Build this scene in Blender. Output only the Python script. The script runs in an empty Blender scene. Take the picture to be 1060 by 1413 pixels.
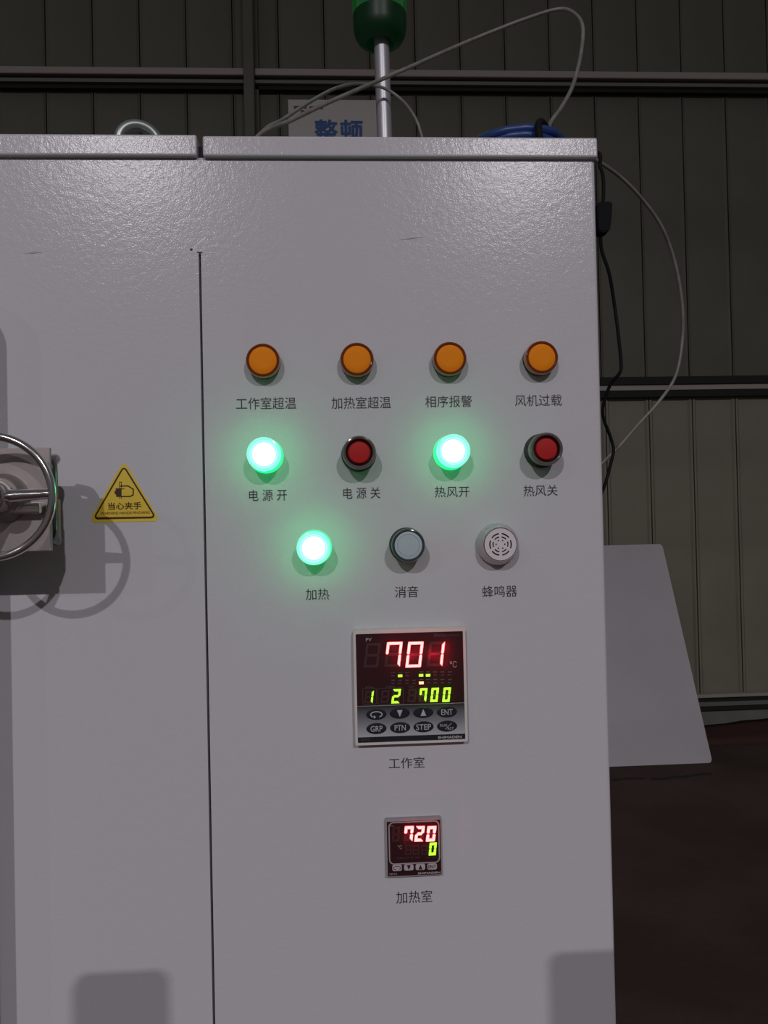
import bpy, bmesh, math, random
from mathutils import Vector, Matrix
random.seed(7)
C = bpy.context.scene.collection

# ------------------------------------------------------------------ camera
W, H, F = 1060.0, 1413.0, 1080.0
YAW, PITCH, ROLL = 0.0531, 0.0136, -0.0217
CAM = Vector((0.0, -0.665, 1.45))
fwd = Vector((math.sin(YAW)*math.cos(PITCH), math.cos(YAW)*math.cos(PITCH), math.sin(PITCH)))
r0 = Vector((math.cos(YAW), -math.sin(YAW), 0)); u0 = r0.cross(fwd)
rt = r0*math.cos(ROLL) + u0*math.sin(ROLL); up = -r0*math.sin(ROLL) + u0*math.cos(ROLL)
cam_d = bpy.data.cameras.new('camera'); cam = bpy.data.objects.new('camera', cam_d); C.objects.link(cam)
cam_d.sensor_fit = 'HORIZONTAL'; cam_d.sensor_width = 36; cam_d.lens = 36*F/W
cam_d.clip_start = 0.01; cam_d.clip_end = 200
M = Matrix((rt, up, -fwd)).transposed().to_4x4(); M.translation = CAM
cam.matrix_world = M
bpy.context.scene.camera = cam

# ------------------------------------------------------------------ world, lamps, exposure
w = bpy.data.worlds.new('hall_air'); bpy.context.scene.world = w; w.use_nodes = True
bg = w.node_tree.nodes['Background']
bg.inputs[0].default_value = (0.95, 0.97, 1.0, 1); bg.inputs[1].default_value = 0.080
LAMP_P = 565.0
for nm, lx, ly, lz, p in (('hall_lamp', 2.55, -9.6, 6.60, 1.0), ('hall_lamp', -2.76, -9.6, 6.64, 1.0), ('hall_lamp', -8.1, -9.6, 7.0, 0.14)):
    ld = bpy.data.lights.new(nm, 'AREA'); ld.shape = 'DISK'; ld.size = 0.16
    ld.energy = LAMP_P*p; ld.color = (1.0, 0.965, 1.0)
    lo = bpy.data.objects.new(nm, ld); C.objects.link(lo); lo.location = (lx, ly, lz)   # faces straight down
vs = bpy.context.scene.view_settings
vs.view_transform = 'Standard'; vs.look = 'None'; vs.gamma = 1; vs.use_curve_mapping = False
vs.exposure = 0.0

def at(px, py, y=0.0):
    """the point of the vertical plane at depth y that was measured at this place of the photograph"""
    d = fwd + rt*((px - W/2)/F) + up*((H/2 - py)/F)
    return CAM + d*((y - CAM.y)/d.y)

# ------------------------------------------------------------------ materials
def mat(name, col, rough=0.5, metal=0.0, bump=None, emit=None, estr=1.0, vary=None, coat=0.0, spec=None, trans=0.0, ior=None, alpha=None):
    m = bpy.data.materials.new(name); m.use_nodes = True
    nt = m.node_tree; b = nt.nodes['Principled BSDF']
    b.inputs['Base Color'].default_value = (*col, 1); b.inputs['Roughness'].default_value = rough
    b.inputs['Metallic'].default_value = metal
    if coat: b.inputs['Coat Weight'].default_value = coat
    if spec is not None: b.inputs['Specular IOR Level'].default_value = spec
    if trans: b.inputs['Transmission Weight'].default_value = trans
    if ior: b.inputs['IOR'].default_value = ior
    if emit:
        b.inputs['Emission Color'].default_value = (*emit, 1); b.inputs['Emission Strength'].default_value = estr
    tc = nt.nodes.new('ShaderNodeTexCoord')
    if bump:
        prev = None
        for sc, dist, st in bump:
            n = nt.nodes.new('ShaderNodeTexNoise'); n.inputs['Scale'].default_value = sc; n.inputs['Detail'].default_value = 3
            nt.links.new(tc.outputs['Object'], n.inputs['Vector'])
            bp = nt.nodes.new('ShaderNodeBump'); bp.inputs['Distance'].default_value = dist; bp.inputs['Strength'].default_value = st
            nt.links.new(n.outputs['Fac'], bp.inputs['Height'])
            if prev: nt.links.new(prev.outputs['Normal'], bp.inputs['Normal'])
            prev = bp
        nt.links.new(prev.outputs['Normal'], b.inputs['Normal'])
    if vary:
        sc, col2, lo, hi = vary
        n = nt.nodes.new('ShaderNodeTexNoise'); n.inputs['Scale'].default_value = sc; n.inputs['Detail'].default_value = 6
        nt.links.new(tc.outputs['Object'], n.inputs['Vector'])
        r = nt.nodes.new('ShaderNodeValToRGB'); r.color_ramp.elements[0].position = lo; r.color_ramp.elements[1].position = hi
        r.color_ramp.elements[0].color = (*col, 1); r.color_ramp.elements[1].color = (*col2, 1)
        nt.links.new(n.outputs['Fac'], r.inputs['Fac']); nt.links.new(r.outputs['Color'], b.inputs['Base Color'])
    return m

PEEL = [(42, 0.0010, 0.08), (260, 0.0005, 0.30), (800, 0.0002, 0.45)]
M_paint = mat('grey_powder_coat', (0.515, 0.498, 0.535), 0.16, bump=PEEL, spec=0.15)
M_dark = mat('dark_gap', (0.01, 0.01, 0.01), 0.8)
M_ink = mat('black_ink', (0.012, 0.012, 0.014), 0.5)
M_chrome = mat('chrome', (0.62, 0.59, 0.59), 0.16, 1.0)
M_brush = mat('brushed_steel', (0.36, 0.31, 0.31), 0.45, 0.75, bump=[(60, 0.001, 0.15)])
M_steel = mat('galvanised_tube', (0.40, 0.39, 0.42), 0.40, 0.55, bump=[(90, 0.0006, 0.12)])
M_black = mat('black_plastic', (0.004, 0.005, 0.006), 0.7, spec=0.12)
M_blackrub = mat('black_rubber', (0.008, 0.008, 0.008), 0.7, spec=0.12)
M_cable = mat('grey_pvc', (0.19, 0.175, 0.16), 0.5, vary=(60, (0.14, 0.13, 0.12), 0.4, 0.6))
M_blue = mat('blue_pvc', (0.012, 0.040, 0.17), 0.4)
M_amber = mat('amber_lens', (0.80, 0.235, 0.006), 0.6, spec=0.10)
M_amberrim = mat('dark_amber_rim', (0.16, 0.026, 0.004), 0.12, coat=0.5)
M_amberside = mat('amber_side', (0.42, 0.13, 0.03), 0.15, coat=0.5)
M_gasket = mat('dark_gasket', (0.02, 0.025, 0.022), 0.5)
M_collar = mat('smoky_grey_collar', (0.10, 0.085, 0.08), 0.10, coat=0.8)
M_collarside = mat('clear_grey_side', (0.36, 0.36, 0.34), 0.15, coat=0.5)
M_well = mat('dark_red_well', (0.035, 0.006, 0.004), 0.35)
M_red = mat('red_button', (0.42, 0.014, 0.014), 0.5, spec=0.15)
M_teal = mat('teal_grey_rim', (0.03, 0.05, 0.052), 0.10, coat=0.8)
M_white = mat('milky_button', (0.40, 0.49, 0.52), 0.30)
M_white2 = mat('milky_button_ring', (0.34, 0.41, 0.43), 0.30)
M_bz = mat('pale_plastic', (0.66, 0.59, 0.62), 0.4)
M_bzbase = mat('silvery_plastic', (0.46, 0.45, 0.46), 0.16, 0.35, coat=0.6)
M_strap = mat('dark_chrome', (0.16, 0.17, 0.165), 0.2, 0.9)
M_bezel = mat('ivory_bezel', (0.60, 0.56, 0.54), 0.35)
M_face = mat('smoked_window', (0.032, 0.009, 0.011), 0.4, spec=0.2)
M_redside = mat('red_glow_edge', (0.3, 0.0, 0.0), 0.4, emit=(1.0, 0.003, 0.02), estr=3.0)
M_grnside = mat('green_glow_edge', (0.1, 0.3, 0.0), 0.4, emit=(0.25, 1.0, 0.01), estr=3.5)
M_print = mat('grey_print', (0.30, 0.29, 0.30), 0.5)
M_printdim = mat('dim_print', (0.07, 0.06, 0.062), 0.5)
M_key = mat('navy_key', (0.010, 0.012, 0.022), 0.35)
M_keyp = mat('silver_print', (0.42, 0.41, 0.43), 0.5)
M_keyg = mat('pale_key', (0.42, 0.38, 0.41), 0.4)
M_yel = mat('yellow_vinyl', (0.70, 0.48, 0.035), 0.4)
M_brown = mat('dark_brown_ink', (0.035, 0.012, 0.004), 0.4)
M_brown2 = mat('brown_ink', (0.20, 0.085, 0.01), 0.4)
M_green_core = mat('lit_green_lens', (0.1, 0.5, 0.3), 0.3, emit=(1.1, 4.2, 2.4), estr=1.0)
M_green_ring = mat('lit_green_collar', (0.1, 0.5, 0.3), 0.12, emit=(0.24, 1.0, 0.66), estr=1.1, coat=0.6)
M_green_side = mat('lit_green_side', (0.1, 0.5, 0.3), 0.2, emit=(0.02, 1.0, 0.26), estr=1.1)
M_green_lip = mat('lit_green_lip', (0.1, 0.5, 0.3), 0.2, emit=(0.03, 1.0, 0.26), estr=12.0)
M_redseg = mat('lit_red_segment', (0.3, 0.02, 0.02), 0.4, emit=(6.0, 0.85, 0.80), estr=1.0)
M_grnseg = mat('lit_green_segment', (0.1, 0.3, 0.02), 0.4, emit=(0.62, 1.25, 0.05), estr=1.0)
M_ghost = mat('unlit_segment', (0.042, 0.014, 0.016), 0.45)
M_redplate = mat('red_filter', (0.05, 0.002, 0.004), 0.3, emit=(0.30, 0.0, 0.01), estr=1.0)
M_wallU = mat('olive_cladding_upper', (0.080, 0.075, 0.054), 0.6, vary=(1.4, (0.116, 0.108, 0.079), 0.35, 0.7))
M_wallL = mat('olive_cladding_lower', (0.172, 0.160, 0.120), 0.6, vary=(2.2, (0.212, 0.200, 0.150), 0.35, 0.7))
M_girt = mat('galvanised_girt', (0.31, 0.27, 0.245), 0.5, 0.0)
M_girtd = mat('dark_girt', (0.018, 0.018, 0.016), 0.7, spec=0.2)
M_girtm = mat('mid_girt', (0.13, 0.125, 0.11), 0.6)
M_floor = mat('dirty_floor', (0.056, 0.034, 0.030), 0.85, bump=[(30, 0.004, 0.5)], vary=(1.8, (0.084, 0.056, 0.046), 0.35, 0.7), spec=0.15)
M_dirt = mat('reddish_dirt', (0.060, 0.030, 0.025), 0.9, bump=[(40, 0.006, 0.6)], spec=0.1)
M_board = mat('pale_sheet', (0.47, 0.44, 0.475), 0.5, vary=(2.0, (0.41, 0.38, 0.41), 0.3, 0.75))
M_sign = mat('sign_white', (0.50, 0.46, 0.45), 0.45)
M_signblue = mat('sign_blue', (0.012, 0.075, 0.26), 0.5)
M_beacon = mat('green_beacon_dome', (0.004, 0.05, 0.012), 0.14, coat=0.6, emit=(0.0, 0.045, 0.006), estr=0.8)
M_beaconbase = mat('dark_green_beacon_base', (0.002, 0.012, 0.004), 0.4, spec=0.25, emit=(0.0, 0.0045, 0.001))
M_beaconlit = mat('lit_green_beacon', (0.1, 0.6, 0.3), 0.3, emit=(0.05, 1.0, 0.25), estr=2.2)
M_bolt = mat('zinc_bolt', (0.30, 0.33, 0.31), 0.38, 0.8)

# gradient print on the key area of the big controller: black at the top, silver at the bottom
def grad_mat():
    m = bpy.data.materials.new('silver_fade_print'); m.use_nodes = True; nt = m.node_tree
    b = nt.nodes['Principled BSDF']; b.inputs['Roughness'].default_value = 0.4
    tc = nt.nodes.new('ShaderNodeTexCoord'); sp = nt.nodes.new('ShaderNodeSeparateXYZ')
    nt.links.new(tc.outputs['Generated'], sp.inputs[0])
    r = nt.nodes.new('ShaderNodeValToRGB'); e = r.color_ramp.elements
    e[0].position = 0.0; e[0].color = (0.42, 0.41, 0.44, 1); e[1].position = 1.0; e[1].color = (0.012, 0.012, 0.014, 1)
    x = e.new(0.45); x.color = (0.20, 0.20, 0.225, 1)
    nt.links.new(sp.outputs['Z'], r.inputs['Fac']); nt.links.new(r.outputs['Color'], b.inputs['Base Color'])
    return m
M_fade = grad_mat()

# ------------------------------------------------------------------ object helpers
WL = {}
def root(name, loc, label, cat, group=None):
    o = bpy.data.objects.new(name, None); o.empty_display_size = 0.05; C.objects.link(o); o.location = loc
    o['label'] = label; o['category'] = cat
    if group: o['group'] = group
    WL[o] = Vector(loc); return o
def link(name, me, mats, parent=None, origin=None, label=None, smooth=False):
    if not isinstance(mats, (list, tuple)): mats = [mats]
    if origin is None:
        if len(me.vertices):
            lo = [min(v.co[i] for v in me.vertices) for i in range(3)]; hi = [max(v.co[i] for v in me.vertices) for i in range(3)]
            origin = Vector(((lo[0]+hi[0])/2, (lo[1]+hi[1])/2, lo[2] if parent is None else (lo[2]+hi[2])/2))
        else: origin = Vector((0, 0, 0))
    origin = Vector(origin)
    me.transform(Matrix.Translation(-origin)); me.name = name
    for m in mats: me.materials.append(m)
    if smooth:
        me.shade_smooth()
        if smooth is not True: me.set_sharp_from_angle(angle=math.radians(smooth))
    o = bpy.data.objects.new(name, me); C.objects.link(o); WL[o] = origin
    if parent: o.parent = parent; o.location = origin - WL[parent]
    else: o.location = origin
    if label: o['label'] = label
    return o
def obj(name, bm, mats, parent=None, origin=None, label=None, smooth=False):
    bmesh.ops.recalc_face_normals(bm, faces=bm.faces)
    me = bpy.data.meshes.new(name); bm.to_mesh(me); bm.free()
    return link(name, me, mats, parent, origin, label, smooth)
def top(o, label, cat, group=None):
    o['label'] = label; o['category'] = cat
    if group: o['group'] = group
    return o
def struct(o): o['kind'] = 'structure'; return o
def NB(): return bmesh.new()
def box(bm, x0, x1, y0, y1, z0, z1, bev=0.0, seg=2, mi=0):
    v = [bm.verts.new((x, y, z)) for x in (x0, x1) for y in (y0, y1) for z in (z0, z1)]
    f = [bm.faces.new([v[i] for i in q]) for q in ((0,1,3,2),(4,6,7,5),(0,4,5,1),(2,3,7,6),(0,2,6,4),(1,5,7,3))]
    for q in f: q.material_index = mi
    if bev:
        es = {e for q in f for e in q.edges}
        bmesh.ops.bevel(bm, geom=list(es), offset=bev, segments=seg, profile=0.5, affect='EDGES')
    return bm
def lathe(bm, prof, c, axis='-y', n=40, mi=0, cap0=True, cap1=True):
    """prof: list of (radius, distance along the axis)"""
    rings = []
    for r, d in prof:
        ring = []
        for k in range(n):
            a = 2*math.pi*k/n; ca, sa = r*math.cos(a), r*math.sin(a)
            if axis == '-y': p = (c[0]+ca, c[1]-d, c[2]+sa)
            elif axis == 'z': p = (c[0]+ca, c[1]+sa, c[2]+d)
            else: p = (c[0]+d, c[1]+ca, c[2]+sa)
            ring.append(bm.verts.new(p))
        rings.append(ring)
    for i in range(len(rings)-1):
        m_ = mi[i] if isinstance(mi, (list, tuple)) else mi
        for k in range(n):
            f = bm.faces.new((rings[i][k], rings[i][(k+1) % n], rings[i+1][(k+1) % n], rings[i+1][k])); f.material_index = m_
    if cap0: bm.faces.new(rings[0][::-1]).material_index = mi[0] if isinstance(mi, (list, tuple)) else mi
    if cap1: bm.faces.new(rings[-1]).material_index = mi[-1] if isinstance(mi, (list, tuple)) else mi
    return bm
def spline(pts, n=8):
    pts = [Vector(p) for p in pts]; out = []
    P = [2*pts[0]-pts[1]] + pts + [2*pts[-1]-pts[-2]]
    for i in range(1, len(P)-2):
        a, b, c, d = P[i-1:i+3]
        for k in range(n):
            t = k/n; out.append(0.5*((2*b)+(c-a)*t+(2*a-5*b+4*c-d)*t*t+(3*b-a-3*c+d)*t**3))
    out.append(P[-2]); return out
def tube(bm, path, r, n=10, closed=False, mi=0):
    path = [Vector(p) for p in path]; N = len(path); rings = []
    if not isinstance(r, (list, tuple)): r = [r]*N
    prev = None
    for i, p in enumerate(path):
        a = path[(i-1) % N] if (closed or i > 0) else p; b = path[(i+1) % N] if (closed or i < N-1) else p
        t = (b-a).normalized()
        if prev is None:
            s = Vector((0, 0, 1)) if abs(t.z) < 0.9 else Vector((1, 0, 0)); u = t.cross(s).normalized()
        else: u = (prev - t*prev.dot(t)).normalized()
        prev = u; v = t.cross(u)
        rings.append([bm.verts.new(p + (u*math.cos(2*math.pi*k/n) + v*math.sin(2*math.pi*k/n))*r[i]) for k in range(n)])
    for i in range(N if closed else N-1):
        A, B = rings[i], rings[(i+1) % N]
        for k in range(n): bm.faces.new((A[k], A[(k+1) % n], B[(k+1) % n], B[k])).material_index = mi
    if not closed: bm.faces.new(rings[0][::-1]); bm.faces.new(rings[-1])
    return bm
def prism(bm, xz, y0, y1, mi=0):
    """xz outline, pushed from depth y0 (back) to y1 (front)"""
    a = [bm.verts.new((x, y1, z)) for x, z in xz]; b = [bm.verts.new((x, y0, z)) for x, z in xz]
    bm.faces.new(a).material_index = mi; bm.faces.new(b[::-1]).material_index = mi
    n = len(a)
    for i in range(n): bm.faces.new((a[i], b[i], b[(i+1) % n], a[(i+1) % n])).material_index = mi
    return bm
def rrect(cx, cz, hw, hh, r, n=6):
    out = []
    for qx, qz, a0 in ((1, 1, 0), (-1, 1, 90), (-1, -1, 180), (1, -1, 270)):
        for k in range(n+1):
            a = math.radians(a0+90*k/n); out.append((cx+qx*(hw-r)+r*math.cos(a), cz+qz*(hh-r)+r*math.sin(a)))
    return out
def ring_prism(bm, outer, inner, y0, y1, mi=0):
    n = len(outer)
    V = [[bm.verts.new((x, y, z)) for x, z in L] for L, y in ((outer, y1), (inner, y1), (outer, y0), (inner, y0))]
    for i in range(n):
        j = (i+1) % n
        for A, B in ((0, 1), (1, 3), (3, 2), (2, 0)):
            bm.faces.new((V[A][i], V[A][j], V[B][j], V[B][i])).material_index = mi
    return bm
def text_mesh(s, x0, x1, z0, z1, y, depth=0.00015, weight=0.0, keep=False):
    """flat lettering that fills the box x0..x1, z0..z1 on the plane y"""
    cu = bpy.data.curves.new('lettering', 'FONT'); cu.body = s; cu.size = 1.0;  cu.extrude = 0.0; cu.resolution_u = 3
    o = bpy.data.objects.new('lettering', cu); C.objects.link(o)
    dg = bpy.context.evaluated_depsgraph_get(); me = bpy.data.meshes.new_from_object(o.evaluated_get(dg))
    bpy.data.objects.remove(o); bpy.data.curves.remove(cu)
    xs = [v.co.x for v in me.vertices]; ys = [v.co.y for v in me.vertices]
    sx = (x1-x0)/(max(xs)-min(xs)); sz = (z1-z0)/(max(ys)-min(ys)); mx, my = min(xs), min(ys)
    d = weight*(z1-z0)
    for v in me.vertices:
        v.co = Vector((x0+d+(v.co.x-mx)*sx*(1-2*d/(x1-x0)), y, z0+d+(v.co.y-my)*sz*(1-2*d/(z1-z0))))
    if weight:                                   # bolder strokes: the same outline struck again a hair to each side
        b = bmesh.new()
        for i_, (ox, oz) in enumerate(((d, 0), (-d, 0), (0, d), (0, -d), (d*.7, d*.7), (-d*.7, -d*.7), (d*.7, -d*.7), (-d*.7, d*.7), (0, 0))):
            c_ = me.copy(); c_.transform(Matrix.Translation((ox, -i_*0.000015, oz))); b.from_mesh(c_); bpy.data.meshes.remove(c_)
        b.to_mesh(me); b.free()
    return me
def text(name, s, px, mt, parent, y, h=None, weight=0.0, label=None):
    """px = (x0, y0, x1, y1) as measured in the photograph, on the plane y"""
    a = at(px[0], (px[1]+px[3])/2, y); b = at(px[2], (px[1]+px[3])/2, y); c = at((px[0]+px[2])/2, px[1], y); d = at((px[0]+px[2])/2, px[3], y)
    me = text_mesh(s, a.x, b.x, d.z, c.z, y, weight=weight)
    return link(name, me, mt, parent, label=label)

# ------------------------------------------------------------------ the hall: wall, girts, column, floor
YW = 4.505                       # face of the back wall
bm = NB(); box(bm, -9.6, 7.7, YW+0.03, YW+0.12, 0.0, 8.0)
wall = struct(obj('wall_back', bm, M_girtd))
zmid = at(945, 533, YW).z; ztop = 8.0; zbot = 0.12
x_rib = at(194.3, 150, YW).x; pitch_ = (at(940.7, 150, YW).x - x_rib)/12
def clad(bm, x0, x1, z0, z1, rib, proud):
    # one sheet between two joints: flat pan with a raised lip along each side
    prof = [(x0+0.004, YW+0.02), (x0+0.004, YW-proud), (x0+rib, YW-proud), (x0+rib+0.012, YW), (x1-rib-0.012, YW), (x1-rib, YW-proud), (x1-0.004, YW-proud), (x1-0.004, YW+0.02)]
    a = [bm.verts.new((x, y, z0)) for x, y in prof]; b = [bm.verts.new((x, y, z1)) for x, y in prof]
    for i in range(len(a)-1): bm.faces.new((a[i], a[i+1], b[i+1], b[i]))
    bm.faces.new(a[::-1]); bm.faces.new(b)
k = -40
while True:
    x0 = x_rib + k*pitch_; k += 1
    if x0 < -9.4: continue
    if x0 + pitch_ > 7.6: break
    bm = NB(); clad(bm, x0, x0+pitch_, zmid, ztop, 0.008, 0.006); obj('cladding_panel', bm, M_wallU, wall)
x_ribL = at(899.5, 740, YW).x - 17*0.298
k = 0
while True:
    x0 = x_ribL - 18*0.298 + k*0.298; k += 1
    if x0 < -9.4: continue
    if x0 + 0.298 > 7.6: break
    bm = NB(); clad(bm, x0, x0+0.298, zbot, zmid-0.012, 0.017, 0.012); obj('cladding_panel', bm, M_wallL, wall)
# upper girt: pale lipped strip over a web coloured dark for the shade below it, broken by the column
cx0, cx1 = at(337, 150, YW-0.12).x, at(351.5, 150, YW-0.12).x
g0 = at(700, 94.5+3, YW-0.08).z; g1 = at(700, 104+3, YW-0.08).z; g2 = at(700, 126, YW-0.05).z
for xa, xb, dz in ((-9.4, cx0, 0.0), (cx1, 7.5, -0.0)):
    bm = NB(); box(bm, xa, xb, YW-0.085, YW-0.02, g1+dz, g0+dz, 0.004, 1)
    g = obj('wall_girt', bm, M_girt, wall)
    bm = NB(); box(bm, xa, xb, YW-0.05, YW-0.01, g2+dz, g1+dz); obj('girt_web', bm, M_girtd, g)
    bm = NB(); box(bm, xa, xb, YW-0.075, YW-0.05, (g1+g2)/2+dz-0.010, (g1+g2)/2+dz+0.012); obj('girt_lip', bm, M_girtm, g)
bm = NB(); box(bm, cx0, cx1, YW-0.13, YW-0.01, 0.0, 8.0, 0.004, 1)
box(bm, cx1-0.004, cx1+0.02, YW-0.05, YW-0.01, 0.0, 8.0)
column = obj('steel_column', bm, M_wallU); top(column, 'dark steel column against the back wall behind the cabinet top', 'column')
# middle girt (dark, pale strip, dark) and the low rail
zr = lambda py, yy: at(945, py, yy).z
bm = NB(); box(bm, -9.4, 7.5, YW-0.055, YW-0.01, zr(530, YW-0.055), zr(519, YW-0.055), 0.003, 1); g = obj('wall_girt', bm, M_girtd, wall)
bm = NB(); box(bm, -9.4, 7.5, YW-0.04, YW-0.01, zr(537.5, YW-0.04), zr(530.5, YW-0.04)); obj('girt_strip', bm, M_girt, g)
bm = NB(); box(bm, -9.4, 7.5, YW-0.055, YW-0.01, zr(547.5, YW-0.055), zr(538, YW-0.055), 0.003, 1); obj('girt_lip', bm, M_girtd, g)
zq = lambda py: at(1020, py, YW-0.06).z
bm = NB(); box(bm, -9.4, 7.5, YW-0.075, YW-0.02, zq(961), zq(956.5), 0.003, 1); g = obj('wall_rail', bm, M_girt, wall)
bm = NB(); box(bm, -9.4, 7.5, YW-0.05, YW-0.02, zq(967.5), zq(961.2)); box(bm, -9.4, 7.5, YW-0.05, YW-0.02, zq(979.5), zq(973)); obj('rail_gap', bm, M_girtd, g)
bm = NB(); box(bm, -9.4, 7.5, YW-0.06, YW-0.02, zq(973), zq(967.5)); obj('rail_web', bm, M_girtm, g)
bm = NB(); box(bm, -9.4, 7.5, YW-0.015, YW+0.03, 0.0, zq(979), 0.003, 1); obj('kick_strip', bm, mat('stained_concrete', (0.125, 0.12, 0.10), 0.7, vary=(5, (0.17, 0.165, 0.145), 0.35, 0.7)), wall)
# floor with a long crack, and the ragged bank of dirt along the wall foot
bm = NB()
box(bm, -10, 8, -14, YW+0.1, -0.1, 0.0)
floor = struct(obj('floor', bm, M_floor))
bm = NB(); rows = []
NX = 150
for i in range(NX+1):
    x = -9.4 + 16.9*i/NX
    hh = 0.062 + 0.018*math.sin(x*2.1+0.6) + 0.010*math.sin(x*7.3) + random.uniform(-0.004, 0.004)
    rows.append([bm.verts.new((x, YW-0.015, 0.0)), bm.verts.new((x, YW-0.018, hh)), bm.verts.new((x, YW-0.07, hh*0.85+random.uniform(-.004, .004))), bm.verts.new((x, YW-0.20, hh*0.35)), bm.verts.new((x, YW-0.34, 0.001))])
for i in range(NX):
    for j in range(4): bm.faces.new((rows[i][j], rows[i+1][j], rows[i+1][j+1], rows[i][j+1]))
    bm.faces.new((rows[i][4], rows[i+1][4], rows[i+1][0], rows[i][0]))
bm.faces.new(rows[0]); bm.faces.new(rows[-1][::-1])
dirt = obj('dirt_bank', bm, M_dirt, smooth=True); dirt['kind'] = 'stuff'
top(dirt, 'ragged bank of dark reddish dirt swept along the foot of the wall', 'dirt')

def floor_at(px, py):
    d = fwd + rt*((px - W/2)/F) + up*((H/2 - py)/F); return CAM + d*(-CAM.z/d.z)
bm = NB()
for seg_ in ([(845, 1076.5), (868, 1074), (890, 1074)], [(898, 1074.5), (915, 1075), (930, 1072.5), (945, 1071.5), (962, 1069), (981, 1067.5)]):
    P = [floor_at(*q) for q in seg_]
    for i in range(len(P)-1):
        wv = 0.016
        v = [bm.verts.new((p.x, p.y+s*wv, 0.0015)) for p, s in ((P[i], -1), (P[i+1], -1), (P[i+1], 1), (P[i], 1))]; bm.faces.new(v)
obj('floor_crack', bm, M_dark, floor)

# ------------------------------------------------------------------ pale sheet leaning on the back wall
bR = floor_at(983.5, 1052.5); tz = at(945, 750, YW-0.02).z
x_r = bR.x; yb = bR.y; yt = YW-0.022; x_l = x_r-1.22; th = 0.012
Lv = Vector((0, yt-yb, tz)).normalized(); Nv = Vector((0, -Lv.z, Lv.y))
bm = NB(); outline = rrect((x_l+x_r)/2, 0, (x_r-x_l)/2, 0.5, 0.02, 4)
Ln = math.hypot(yt-yb, tz)
def bp(x, t, d): return Vector((x, yb, 0.0)) + Lv*((t+0.5)*Ln) + Nv*d
xtr = at(945.5, 750, yt).x
fr = [bm.verts.new(bp(x, t, 0.0)) for x, t in outline]; bk = [bm.verts.new(bp(x, t, -th)) for x, t in outline]
bm.faces.new(fr); bm.faces.new(bk[::-1])
for i in range(len(fr)): bm.faces.new((fr[i], bk[i], bk[(i+1) % len(fr)], fr[(i+1) % len(fr)]))
top(obj('leaning_sheet', bm, M_board), 'large pale grey sheet leaning against the back wall, right of the cabinet', 'sheet')

# ------------------------------------------------------------------ wall sign
ys = YW-0.02
a, b = at(397.5, 140, ys), at(520, 140, ys)
zt = at(460, 138.5, ys).z
bm = NB(); box(bm, a.x, at(528, 140, ys).x-0.02, ys-0.008, ys+0.012, zt-0.80, zt, 0.002, 1)
sign = obj('wall_sign', bm, M_sign); top(sign, 'white wall sign with bold blue Chinese characters, behind the lamp pole', 'sign')
text('sign_character', '整', (434, 164.5, 466, 197), M_signblue, sign, ys-0.0095, weight=0.03)
text('sign_character', '顿', (469.5, 165, 501.5, 197), M_signblue, sign, ys-0.0095, weight=0.03)
bm = NB()                                # two rows of print too small to read
for pa, pb_, pc, pd in ((405.5, 146, 418, 150), (420, 146, 423, 150), (427, 146.5, 446, 150.5), (415, 152, 420.5, 157.5), (422.5, 152.5, 428, 157)):
    p, q = at(pa, pb_, ys-0.0095), at(pc, pd, ys-0.0095); box(bm, p.x, q.x, ys-0.0098, ys-0.0088, q.z, p.z)
obj('sign_small_print', bm, M_printdim, sign)

# ------------------------------------------------------------------ the oven cabinet
XR = at(836, 800).x; XL = -1.25; ZT = at(500, 216.5).z; DEP = 0.85
RB = Vector((0, 0.4, 0))
oven = root('oven_cabinet', RB, 'tall grey powder-coated oven cabinet with lamps, buttons and two red displays', 'cabinet')
bm = NB(); box(bm, XL, XR, 0.0, DEP, 0.0, ZT, 0.0032, 3)
sx0 = at(284, 800).x; sw = 0.0010; zs = at(273, 348.5).z
body = obj('body', bm, [M_paint], oven)
hp = at(264, 344.5); cutters = []
for bx_ in ((sx0-sw, sx0+sw, -0.01, 0.02, -0.02, zs), (sx0-0.0024, sx0+0.0024, -0.01, 0.0012, zs-0.0009, zs+0.0007), (hp.x-0.0011, hp.x+0.0011, -0.01, 0.006, hp.z-0.0010, hp.z+0.0010)):
    cut = NB(); box(cut, *bx_); bmesh.ops.recalc_face_normals(cut, faces=cut.faces)
    cme = bpy.data.meshes.new('cutter'); cut.to_mesh(cme); cut.free()
    co = bpy.data.objects.new('cutter', cme); C.objects.link(co); cutters.append(co)
    md = body.modifiers.new('slot', 'BOOLEAN'); md.object = co; md.operation = 'DIFFERENCE'; md.solver = 'EXACT'
bpy.context.view_layer.update()
me2 = bpy.data.meshes.new_from_object(body.evaluated_get(bpy.context.evaluated_depsgraph_get()))
body.modifiers.clear(); body.data = me2; me2.name = 'body'
for co in cutters: bpy.data.objects.remove(co)
bm = NB(); box(bm, sx0-0.0015, sx0+0.0015, 0.012, 0.016, 0.004, zs-0.002); obj('seam_seal', bm, M_dark, body)
# lids: two caps with a gap, standing 5 mm proud of the front
LY = -0.005
zl1 = at(500, 187.8, LY).z; zl0 = at(500, 215.3, LY).z
xg0, xg1, xl1 = at(271.3, 200, LY).x, at(279.3, 200, LY).x, at(825, 200, LY).x
bm = NB(); box(bm, XL-0.005, xg0, LY, DEP+0.005, zl0, zl1+0.0010, 0.0018, 3); obj('lid', bm, M_paint, oven)
bm = NB(); box(bm, xg1, xl1, LY, DEP+0.005, zl0-0.0003, zl1, 0.0018, 3); obj('lid', bm, M_paint, oven)
bm = NB(); box(bm, XL+0.02, XR-0.006, 0.004, DEP-0.01, ZT-0.002, zl0+0.012); obj('lid_seal', bm, M_dark, oven)
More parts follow.
